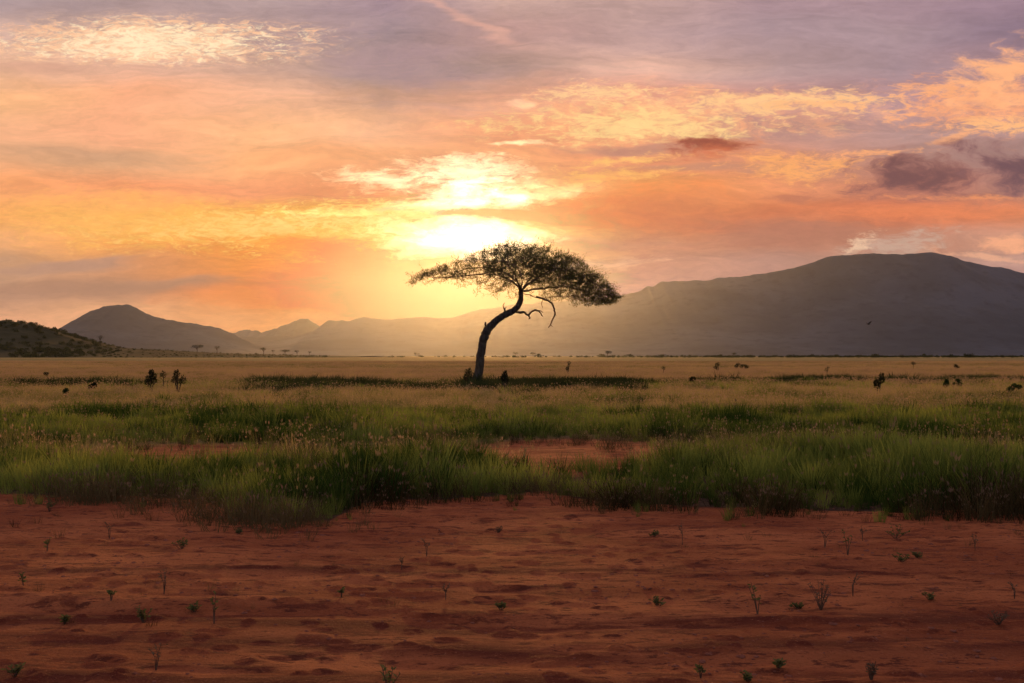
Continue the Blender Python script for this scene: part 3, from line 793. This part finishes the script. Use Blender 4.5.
def sample(d0, d1, per_m2, margin=3.0):
    """uniform points over the wedge in front of the camera"""
    hw = lambda d: d * .50 + margin
    area = (d1 - d0) * (hw(d0) + hw(d1)); n = int(area * per_m2)
    y = rng.uniform(d0, d1, n * 2); ok = rng.uniform(0, 1, n * 2) < hw(y) / hw(d1); y = y[ok]
    y = y[:n]; x = rng.uniform(-1, 1, len(y)) * hw(y)
    return x, y
def build_set(name, specs, protos_sets, label):
    P_, RZ, SC, IX, TN = [], [], [], [], []
    protos = []; 
    for (d0, d1, dens, fld, pset, smin, smax, wide, thr) in specs:
        base_i = len(protos); protos += protos_sets[pset]
        x, y = sample(d0, d1, dens)
        w = fld(x, y); ok = rng.uniform(0, 1, len(x)) < w
        x, y, w = x[ok], y[ok], w[ok]
        hn = (fbm(x / 1.7, y / 1.4, seed=70) - .5) * 1.7 + .98
        s = rng.uniform(smin, smax, len(x)) * hn * (.55 + .45 * np.clip(w * 1.3, 0, 1))
        P_.append(np.stack([x, y, ground_h(x, y) - .01], -1)); RZ.append(rng.uniform(0, 6.28, len(x)))
        SC.append(np.stack([s * wide, s * wide, s], -1)); IX.append(base_i + rng.integers(0, len(protos_sets[pset]), len(x)))
        TN.append(np.clip((fbm(x / 2.2, y / 1.6, seed=71) - .5) * 2.4 + (fbm(x / 26, y / 13, seed=72, oct=3) - .5) * 2.2 * sstep(y, 25, 60) + (fbm(x / y * 5, np.log(y) * 7, seed=73, oct=4) - .5) * 2.8 * sstep(y, 40, 90) + .5 + rng.normal(0, .27, len(x)), 0, 1))
    o = scatter(name, np.vstack(P_), np.concatenate(RZ), np.vstack(SC), np.concatenate(IX), np.concatenate(TN), protos, label)
    print(name, len(o.data.vertices)); return o
G = lambda x, y: veg(x, y)[0]
DRY = lambda x, y: veg(x, y)[1]
GC = lambda x, y: G(x, y) * (.35 + .65 * sstep(fbm(x / .8, y / .8, seed=16, oct=3), .34, .52))
DK = lambda x, y: veg(x, y)[2]
def FARG(x, y): return veg(x, y)[3]
def EDGE(x, y):
    d = y; u = x / d * F + 512; f = interp(u, FRONT)
    n1 = fbm(x / .9, y / .9, seed=5)
    left = np.exp(-(((u - 290) / 65) ** 2)) * np.exp(-((d - 11.6) / .9) ** 2)
    return np.clip(np.exp(-((d - f - .1) / .6) ** 2) * sstep(n1, .25, .5) * (.6 + .5 * sstep(u, 700, 800)) + 1.0 * np.exp(-(((u - 190) / 55) ** 2)) * np.exp(-((d - 12.6) / 1.1) ** 2) + .35 * sstep(n1, .5, .65) * sstep(d, 12, 13) * (1 - sstep(d, 22, 24)) + left + .25 * np.exp(-((d - 21.5) / 1.2) ** 2), 0, 1)
def FRINGE(x, y):
    u = x / y * F + 512; f = interp(u, FRONT); n = fbm(x / .6, y / .6, seed=15)
    return np.exp(-((y - f + .25) / .75) ** 2) * sstep(n, .48, .66)
def LITTER(x, y): return sstep(fbm(x / .9, y / .5, seed=17, oct=4), .55, .72) + .05
def DRYN(x, y):
    n = fbm(x / 2, y / 2, seed=6); g, d_, k, f = veg(x, y)
    return np.clip(d_ * (1 - np.clip(g, 0, 1)) + g * sstep(n, .4, .6) * .22, 0, 1)
build_set('green_grass', [
    (10.5, 18, 40, GC, 'gn', .42, 1.08, .95, 0),
    (16, 36, 22, GC, 'gm', .42, 1.02, 1.05, 0),
    (36, 48, 5, lambda x, y: .45 * sstep(fbm(x/4, y/4, seed=8), .5, .65) + 0*x, 'gm', .6, .95, 1.4, 0),
    (46, 90, 2.5, FARG, 'gm', .6, .9, 2.0, 0),
    (9.8, 15, 14, FRINGE, 'gn', .15, .42, .8, 0),
    ], {'gn': g_near, 'gm': g_mid}, 'tall green grass in two lush bands behind the bare red soil')
build_set('dry_grass', [
    (15, 30, 9, DRYN, 'dn', .6, .95, 1.0, 0),
    (30, 60, 7, DRY, 'dn', .5, .8, 1.5, 0),
    (60, 130, 1.6, DRY, 'df', .45, .75, 1.2, 0),
    (130, 330, .30, DRY, 'df', .45, .75, 2.2, 0),
    ], {'dn': d_near, 'df': d_far}, 'golden dry seeding grass covering the plain around the acacia')
build_set('dead_grass', [
    (10, 24, 34, EDGE, 'kn', .7, 1.25, 1.0, 0),
    (9.3, 15, 14, FRINGE, 'kn', .25, .7, .9, 0),
    (5.2, 13, 9, LITTER, 'kn', .07, .26, 1.1, 0),
    ], {'kn': k_near}, 'dark withered grass along the front edge of the green band')
build_set('scrub', [
    (40, 100, 4.5, DK, 'kf', .9, 1.6, 1.2, 0),
    ], {'kf': k_far}, 'low dark green ground scrub in strips across the golden grass')

# ------------------------------------------------------------------ bushes and distant trees
m_bushleaf = leafy('bush_leaf', (.022, .026, .012), (.045, .050, .020), .3, scale=3, tr_gain=1.0)
m_stalk = rock_mat('stalk', (.12, .060, .035), (.20, .11, .06), 30)
m_greenbush = leafy('green_bush_leaf', (.045, .070, .018), (.10, .125, .035), .4, scale=3, tr_gain=1.2)
m_twig = rock_mat('twig_bark', (.04, .028, .02), (.08, .055, .04), 6)
m_farleaf = leafy('far_tree_leaf', (.022, .026, .012), (.045, .050, .020), .25, scale=.3, tr_gain=1.0)

def blob_leaves(mb_, c_, r_, n, L, w):
    for _ in range(n):
        d_ = Vector((random.gauss(0,1), random.gauss(0,1), random.gauss(0,1))).normalized()
        p_ = Vector((c_[0] + d_.x*r_[0]*random.random()**.45, c_[1] + d_.y*r_[1]*random.random()**.45, c_[2] + d_.z*r_[2]*random.random()**.45))
        mb_.leaf(p_, d_ + Vector((0,0,.3)), L*random.uniform(.6,1.2), w*random.uniform(.6,1.2))

# scrub on the hill and along the horizon: bushes that read as one mass
def bush_proto(seed, mat=None):
    random.seed(seed); b = MB()
    for k in range(5):
        blob_leaves(b, (random.uniform(-.5,.5), random.uniform(-.5,.5), random.uniform(.3,.65)), (.42,.42,.34), 26, .34, .22)
    return b.build('bush_proto', m_scrub, link=False)
bp = [bush_proto(s) for s in (31,32,33)]
x = rng.uniform(-1500, -200, 5200); y = 1500 + rng.uniform(-400, 150, len(x))
z = np.array([hill_z(a, b) for a, b in zip(x, y)]); u = x / y * F + 512
ok = (z > -.5) & (u > -260) & (u < 330) & (rng.uniform(0,1,len(x)) < .25 + .75*sstep(fbm(x/60, y/60, seed=90), .42, .6))
x, y, z = x[ok], y[ok], z[ok]
s = rng.uniform(2.2, 5.0, len(x)) * (1 + .5 * (rng.uniform(0,1,len(x)) > .92)) * (1 - .72 * sstep(x / y * F + 512, 60, 150))
scatter('hillside_scrub', np.stack([x, y, z - .4], -1), rng.uniform(0,6.28,len(x)), np.stack([s*1.15, s*1.15, s], -1), rng.integers(0,3,len(x)), rng.uniform(0,1,len(x)), bp,
        'dark bushes covering the low hill at the left edge')
u = rng.uniform(350, 1250, 2600); dd_ = rng.uniform(1150, 2300, len(u)); w_ = sstep(u, 560, 740) * .9 + .10
w_ *= .35 + .65 * sstep(fbm(u / 18, dd_ / 300, seed=92), .4, .6)
ok = rng.uniform(0,1,len(u)) < w_; u, dd_ = u[ok], dd_[ok]; x = atpx(u, dd_)
s = rng.uniform(1.3, 2.8, len(x)) * (1 + .6 * (rng.uniform(0,1,len(x)) > .95))
scatter('horizon_scrub', np.stack([x, dd_, 0*x - .2], -1), rng.uniform(0,6.28,len(x)), np.stack([s*1.5, s*1.5, s], -1), rng.integers(0,3,len(x)), rng.uniform(0,1,len(x)), bp,
        'thin dark line of bushes along the horizon below the mountain')

def far_tree(px, ytop, ybase_px, wpx, dist, label, group='umbrella trees far off on the plain', flat=.42, seed=0, z0=None):
    random.seed(seed + 900)
    x = atpx(px, dist); z = float(hill_z(x, dist)) if z0 is None else z0
    top = zpx(ytop, dist); h = top - z; w = wpx / F * dist
    o = empty('umbrella_tree', (x, dist, z)); tag(o, label, 'tree', group)
    b = MB(); b.tube([(0,0,-.5),(w*.02,0,h*.35),(w*.0,0,h*.62)], [h*.035, h*.03, h*.02], 6)
    for k in range(6):
        a = random.uniform(0, 6.28); rr = w*.32
        b.tube([(0,0,h*.45),(math.cos(a)*rr*.5,math.sin(a)*rr*.5,h*.65),(math.cos(a)*rr,math.sin(a)*rr,h*.8)], [h*.02,h*.014,h*.008], 5)
    b.build('trunk', m_twig, o)
    c_ = MB()
    for k in range(11):
        a = random.uniform(0, 6.28); rr = w*.36*math.sqrt(random.random())
        blob_leaves(c_, (math.cos(a)*rr, math.sin(a)*rr, h*(1-flat*.5) - rr*rr/w*.35), (w*.19, w*.19, h*flat*.36), 42, w*.055, w*.035)
    c_.build('crown', m_farleaf, o)
    return o
G1 = 'umbrella trees far off on the plain'
far_tree(197, 344, 353, 13.5, 1420, 'widest flat topped tree at the foot of the left mountain')
far_tree(217, 345.2, 353, 6.5, 1430, 'small round tree just right of the widest far tree')
far_tree(263.5, 347.0, 354, 9, 1400, 'flat topped tree below the notch between the left mountains', seed=2)
far_tree(273, 349.5, 354, 4.5, 1500, 'tiny tree between two wider flat topped far trees', seed=3)
far_tree(285, 349.2, 354, 10.5, 1400, 'low wide tree, rightmost wide one in the far left tree row', seed=4)
far_tree(297, 349.8, 354, 5.5, 1420, 'small tree just right of the low wide far tree', seed=5)
far_tree(309.5, 351, 354.5, 4, 1450, 'last tiny tree at the right end of the far left row', seed=6)
far_tree(607.5, 350.5, 357, 9.5, 1150, 'lone umbrella tree on the horizon right of the big acacia', seed=7, z0=0)
far_tree(515.5, 351.5, 357, 6.5, 1700, 'faint hazy tree on the horizon just right of the big trunk', seed=8, z0=0)
far_tree(533, 352.3, 357, 8, 1900, 'faint low tree on the horizon under the hanging dead branch', seed=9, z0=0)
far_tree(417, 352.3, 357, 7, 1900, 'faint hazy tree on the horizon left of the big trunk', seed=10, z0=0)
far_tree(100, 334, 345, 7, 1480, 'single tree standing up on the slope of the dark left hill', seed=11, flat=.55)
far_tree(734, 352.4, 357, 7, 1500, 'small tree sticking out of the horizon scrub below the mountain', seed=12, z0=0)

def shrub(px, pybase, pytop, wpx, label, clumps=4, dens=1.0, cat='bush', name='shrub', group=None, seed=0, upright=.5, leafL=.07, lat=0.0, green=False):
    """woody shrub: stems from one base, leaf clumps round the stem ends"""
    random.seed(seed + 400); dist = (CAM_H - .15) * F / (pybase - 356); x = atpx(px, dist)
    h = (pybase - pytop) / F * dist + .22; w = wpx / F * dist * 1.15
    o = empty(name, (x, dist, float(ground_h(np.array([x]), np.array([dist]))[0]) - .02)); tag(o, label, cat, group)
    st, lv = MB(), MB()
    for k in range(clumps):
        a = random.uniform(0, 6.28) if clumps > 1 else 0; q = (k + .5) / clumps
        ex = (q - .5) * w * .8 + lat * h; ey = math.sin(a) * w * .25; ez = h * (random.uniform(.62, .95) if k % 2 else random.uniform(.5, .8))
        if k == clumps // 2: ez = h * .9
        st.tube([(ex*.1, ey*.1, -.03), (ex*.55, ey*.5, ez*.45), (ex, ey, ez)], [h*.028, h*.02, h*.009], 5)
        for j in range(3):
            f_ = random.uniform(.6, 1); sx = ex*f_ + random.gauss(0, w*.05); sz = ez*(.25+.72*f_)
            st.tube([(ex*f_*.8, ey*f_, sz*.8), (sx, ey + random.gauss(0,w*.08), sz)], [h*.012, h*.006], 4)
            blob_leaves(lv, (sx, ey + random.gauss(0, w*.06), sz), (w*.42/clumps*1.25, w*.15, h*.13), int(52*dens), leafL, leafL*.55)
    st.build('stem', m_twig, o); lv.build('foliage', m_greenbush if green else m_bushleaf, o)
    return o
shrub(151, 389.5, 370.5, 12, 'dark leafy shrub, left and biggest of the pair in the left field', 3, 2.2, seed=1)
shrub(163.5, 387, 371, 5, 'thin upright shrub between the two dark shrubs in the left field', 1, 1.0, seed=2)
shrub(178, 389, 369, 14, 'dark forked shrub with two raised arms, right of the left field pair', 3, 1.6, seed=3)
shrub(468, 385, 366, 11, 'dark bush close against the left side of the acacia trunk', 4, 1.2, seed=4)
shrub(504.5, 388, 369, 9, 'dark pointed bush a little right of the acacia trunk', 3, 1.6, seed=5)
shrub(568, 373, 361.5, 5, 'slim dark shrub alone in the golden grass right of the acacia', 2, 1.2, seed=6)
shrub(663.5, 374, 365.5, 3, 'very thin sapling in golden grass right of centre', 1, .7, seed=7)
shrub(718.5, 371.5, 362.5, 7, 'leaning dark shrub left of the dark pair below the mountain', 2, 1.8, seed=8, lat=-.15)
shrub(735.5, 369.5, 362, 6.5, 'left shrub of the dark touching pair below the mountain', 2, 1.8, seed=9, lat=.2)
shrub(744.5, 369.8, 364, 9, 'wider and lower shrub of the dark touching pair', 3, 2.0, seed=10)
shrub(878.5, 391.5, 373, 8.5, 'tall dark stump-like shrub in the right field', 2, 2.2, seed=11)
shrub(913.5, 368.5, 362, 3.5, 'small dark pointed shrub far back on the right', 1, 2.0, seed=12)
shrub(956.5, 368.5, 364.2, 8.5, 'low flat dark bush far back near the right edge', 3, 2.0, seed=13)
shrub(827, 373, 365.5, 4, 'thin see-through sapling in the grass under the bird', 2, .4, seed=14)
shrub(946, 387, 380, 6, 'small round green bush, left of the right field two', 3, 2.2, seed=15, green=True)
shrub(957, 386, 379.8, 7, 'small round green bush, right of the right field two', 3, 2.2, seed=16, green=True)
shrub(692.5, 384.5, 377.5, 6, 'low ragged bush in golden grass below the leaning shrub', 2, 1.2, seed=17)
shrub(46.5, 377, 373, 4, 'tiny dark bush far out in the left field', 1, 1.6, seed=18)
shrub(93, 391, 384.5, 6, 'low dark bush in dry grass left of the shrub pair', 2, 1.8, seed=19)
shrub(66, 395, 389, 5, 'tiny green bush at the far left in dry grass', 2, 1.0, seed=20, green=True)
shrub(1012, 392, 385, 16, 'low spreading green bush at the right edge of the field', 4, 3.0, leafL=.05, seed=21, green=True)
# shrub(39, 406, 394, 22, 'rounded green bush on the band of grass at far left', 5, 6.0, leafL=.04, seed=22, green=True)
# shrub(987, 412, 395, 16, 'bushy green clump rising from the grass at far right', 4, 6.0, leafL=.04, seed=23, green=True)
# shrub(581, 405, 395, 5, 'small bush poking above the green band right of centre', 2, 3.0, leafL=.04, seed=24, green=True)

# ------------------------------------------------------------------ weeds on the red soil
m_weed = leafy('weed_leaf', (.10, .11, .035), (.19, .17, .065), .4, scale=20, tr_gain=1.0)
m_weedgrey = leafy('weed_grey_leaf', (.13, .085, .05), (.20, .14, .085), .3, scale=20, tr_gain=1.0)
def weed(kind, px, pyb, hpx, wpx, label, seed, name=None):
    random.seed(seed * 7 + 1); dist = gdist(pyb); x = atpx(px, dist)
    zz = float(ground_h(np.array([x]), np.array([dist]))[0]); h = hpx / F * dist; w = wpx / F * dist
    nm = name or {'leafy': 'leafy_weed', 'twig': 'dry_twig', 'low': 'ground_weed', 'bushy': 'bushy_weed'}[kind]
    o = empty(nm, (x, dist, zz - .004)); tag(o, label, 'weed', 'small weeds growing on the bare red soil')
    st, lv = MB(), MB(); ml = m_weed
    if kind == 'leafy':
        for k in range(max(3, int(w / .035))):
            a = random.uniform(0, 6.28); r_ = w * .5 * random.uniform(.2, 1); hh = h * random.uniform(.6, 1)
            e = Vector((math.cos(a)*r_, math.sin(a)*r_, hh)); mid = Vector((e.x*.35, e.y*.35, hh*.5))
            st.tube([(0,0,-.01), mid, e], [.0035,.0025,.0015], 4)
            for j in range(7):
                f_ = random.uniform(.35, 1.0); p_ = mid.lerp(e, max(0,(f_-.35)/.65)); b_ = random.uniform(0,6.28)
                lv.leaf(p_, (math.cos(b_), math.sin(b_), random.uniform(.1,.9)), random.uniform(.02,.036), random.uniform(.012,.020))
    elif kind == 'twig':
        ml = m_weedgrey
        for k in range(3):
            a = random.uniform(0, 6.28); e = Vector((math.cos(a)*w*.4, math.sin(a)*w*.4, h*random.uniform(.7,1)))
            mid = Vector((random.gauss(0,w*.06), random.gauss(0,w*.06), h*.45)); st.tube([(0,0,-.01), mid, e], [.003,.0022,.0012], 4)
            for j in range(4):
                p_ = mid.lerp(e, random.random()); q_ = p_ + Vector((random.gauss(0,w*.18), random.gauss(0,w*.18), random.uniform(0,h*.12)))
                st.tube([p_, q_], [.0014,.0008], 3); lv.leaf(q_, (random.gauss(0,1), random.gauss(0,1), .5), .018, .010)
                lv.leaf(p_, (random.gauss(0,1), random.gauss(0,1), .5), .016, .008)
    elif kind == 'low':
        for k in range(9):
            a = random.uniform(0, 6.28); e = Vector((math.cos(a)*w*.45*random.random(), math.sin(a)*w*.45*random.random(), h*random.uniform(.4,1)))
            st.tube([(0,0,-.008), e], [.0025,.0012], 4)
            for j in range(9):
                p_ = e * random.uniform(.4, 1.05); b_ = random.uniform(0, 6.28)
                lv.leaf(p_, (math.cos(b_), math.sin(b_), random.uniform(0,.8)), random.uniform(.018,.034), random.uniform(.008,.015))
    else:
        ml = m_weedgrey
        for k in range(16):
            a = random.uniform(0, 6.28); e = Vector((math.cos(a)*w*.5*random.random()**.5, math.sin(a)*w*.5*random.random()**.5, h*random.uniform(.45,1)))
            mid = Vector((e.x*.4, e.y*.4, e.z*.45)); st.tube([(0,0,-.01), mid, e], [.0025,.0018,.001], 4)
            for j in range(6):
                b_ = random.uniform(0, 6.28); lv.leaf(mid.lerp(e, random.random()), (math.cos(b_), math.sin(b_), .5), .018, .007)
    st.build('stem', m_stalk, o); lv.build('foliage', ml, o)
WEEDS = [
 ('low', 50, 510, 16, 16, 'dark tuft on red soil at the grass edge, far left'),
 ('low', 182, 547, 11, 22, 'rounded green cushion weed on red soil left of the dark withered grass'),
 ('twig', 110, 536, 20, 12, 'spindly twig on red soil left of the rounded cushion weed'),
 ('leafy', 48, 552, 16, 9, 'small leafy sprig in the upper left of the red soil'),
 ('leafy', 25, 587, 14, 8, 'short dark leafy weed near the left edge of the soil'),
 ('twig', 165, 592, 26, 12, 'thin bare stalk with a tufted top, left part of the soil'),
 ('leafy', 112, 602, 16, 12, 'scattered small leafy weed below left of the thin bare stalk'),
 ('leafy', 215, 620, 32, 9, 'tall narrow dark leafy weed on the left soil'),
 ('low', 195, 606, 9, 20, 'low green weed just left of the tall narrow leafy one'),
 ('low', 145, 617, 16, 17, 'low leafy weed on the edge of the dark rut at left'),
 ('twig', 157, 665, 30, 17, 'tall dry twig in the lower left of the soil'),
 ('low', 17, 676, 12, 24, 'grey green spreading weed in the bottom left corner'),
 # ('bushy', 50, 682, 18, 14, 'small bushy weed at the bottom edge, left'),
 ('low', 66, 619, 9, 12, 'pale low weed lying in the rut at far left'),
 ('twig', 427, 552, 20, 12, 'forked dry twig on the open soil left of centre'),
 ('twig', 402, 565, 14, 6, 'single bare twig left of the forked dry twig'),
 ('leafy', 342, 593, 14, 7, 'tiny two leaved sprout on open soil left of centre'),
 ('twig', 446, 593, 16, 8, 'thin dry twig on open soil below the forked twig'),
 ('leafy', 388, 690, 34, 34, 'largest leafy weed cut by the bottom edge left of centre'),
 ('low', 501, 605, 8, 16, 'low dark weed beside a dark clod near the centre'),
 ('low', 657, 598, 8, 22, 'low dark weed on open soil right of centre'),
 # ('twig', 630, 596, 12, 9, 'tiny twig beside the low dark weed right of centre'),
 ('twig', 682, 540, 26, 10, 'faint dry stalk near the grass edge right of centre'),
 ('leafy', 757, 611, 32, 20, 'branched leafy weed with green top standing on the right soil'),
 ('twig', 824, 545, 22, 16, 'spreading dry twig near the grass edge on the right'),
 ('leafy', 847, 552, 28, 12, 'tall leafy weed near the right grass edge'),
 ('twig', 862, 537, 16, 12, 'short twig behind the tall leafy weed at right'),
 ('low', 895, 535, 14, 34, 'wide green weed patch by the right grass edge'),
 ('bushy', 820, 603, 32, 30, 'fine grey bushy weed on the right soil'),
 ('twig', 852, 590, 26, 16, 'pale dry twig just right of the fine grey bushy weed'),
 ('low', 900, 559, 8, 24, 'dark flat cushion weed on the right soil'),
 ('low', 917, 554, 7, 14, 'small flat weed touching the dark flat cushion weed'),
 ('low', 929, 594, 9, 24, 'low green weed, right of the fine grey bushy weed'),
 ('low', 797, 600, 7, 20, 'flat green weed just left of the fine grey bushy weed'),
 ('bushy', 997, 621, 14, 24, 'grey rounded weed near the right edge'),
 ('twig', 1013, 592, 18, 12, 'dry twig at the right edge of the soil'),
 # ('twig', 955, 551, 16, 12, 'short dry twig by the grass edge'),
 ('twig', 974, 549, 16, 8, 'thin dry twig by the grass edge at far right'),
 ('low', 777, 661, 9, 14, 'small dark weed near the bottom right of centre'),
 ('leafy', 700, 674, 14, 12, 'little leafy weed near the bottom, right of centre'),
 ('low', 747, 676, 9, 16, 'grey green weed at the bottom right of centre'),
 ('bushy', 870, 676, 20, 14, 'small bushy weed near the bottom on the right'),
 ('low', 240, 530, 6, 12, 'tiny flat weed below the dark withered grass'),
 ('bushy', 498, 527, 8, 12, 'small dry tuft on soil near the centre grass edge'),
 ('low', 653, 532, 7, 16, 'small flat tuft just below the green band right of centre'),
]
for i, (k, px, pb, h_, w_, lb) in enumerate(WEEDS): weed(k, px, pb, h_, w_, lb, i)

# clods lying on the soil
def clod_proto(seed, mat):
    r = random.Random(seed); V = []; n1, n2 = 7, 5
    for i in range(n2):
        th = math.pi * i / (n2 - 1)
        for j in range(n1):
            ph = 2*math.pi*j/n1; q = 1 + r.uniform(-.28, .28)
            V.append((math.sin(th)*math.cos(ph)*q, math.sin(th)*math.sin(ph)*q*.8, math.cos(th)*.5*q))
    Fc = [(i*n1+j, (i+1)*n1+j, (i+1)*n1+(j+1)%n1, i*n1+(j+1)%n1) for i in range(n2-1) for j in range(n1)]
    return mesh_from('clod_proto', V, Fc, mat, link=False)
m_clod, t, out = new_mat('clod_soil')
oc = t.n.new('ShaderNodeNewGeometry').outputs['Position']; nz = t.noise(oc, 30, 3)
principled(t, out, t.mix(nz, (.16, .045, .028), (.34, .12, .07)), .95, .1)
x, y = sample(4.8, 14.5, 75, 1.5)
w = sstep(fbm(x/.8, y/.8, seed=80), .42, .62); ok = rng.uniform(0,1,len(x)) < w; x, y = x[ok], y[ok]
s = np.exp(rng.normal(-4.9, .55, len(x))).clip(.003, .028)
o = scatter('soil_crumbs', np.stack([x, y, ground_h(x, y)], -1), rng.uniform(0,6.28,len(x)), np.stack([s,s,s*.8], -1), rng.integers(0,3,len(x)), rng.uniform(0,1,len(x)), [clod_proto(q, m_clod) for q in (1,2,3)],
        'small crumbs and clods of red earth on the bare soil')
o['category'] = 'soil'

# ------------------------------------------------------------------ the bird
bd = 75.0
bird = empty('bird', (atpx(868.5, bd), bd, zpx(324, bd)), R(200)); tag(bird, 'small dark bird in flight before the right side of the mountain', 'bird')
m_bird = bpy.data.materials.new('bird_feather'); m_bird.use_nodes = True
m_bird.node_tree.nodes['Principled BSDF'].inputs['Base Color'].default_value = (.02, .018, .018, 1)
b = MB()
prof = [(-.15,.004),(-.12,.018),(-.07,.036),(0,.046),(.06,.038),(.09,.024),(.115,.027),(.14,.018),(.155,.006),(.18,.001)]
b.tube([(p_, 0, .01*math.sin(p_*9)) for p_, _ in prof], [r_ for _, r_ in prof], 10); 
bb = len(b.v); b.v += [Vector(q_) for q_ in ((-.10,-.012,0),(-.10,.012,0),(-.25,.035,-.005),(-.26,0,-.004),(-.25,-.035,-.005))]; b.f.append((bb,bb+1,bb+2,bb+3,bb+4))
b.build('body', m_bird, bird, smooth=True)
for sd in (-1, 1):
    w_ = MB(); Vv = [(.06,.03,.01),(.075,.12,.07),(.03,.24,.15),(-.03,.30,.17),(-.05,.22,.11),(-.055,.12,.055),(-.05,.03,.005)]
    w_.v = [Vector((a, sd*c_, d_+.004)) for a, c_, d_ in Vv] + [Vector((a, sd*c_, d_-.004)) for a, c_, d_ in Vv]
    n_ = len(Vv); w_.f = [tuple(range(n_)), tuple(range(2*n_-1, n_-1, -1))] + [(k, (k+1)%n_, n_+(k+1)%n_, n_+k) for k in range(n_)]
    w_.build('wing', m_bird, bird)
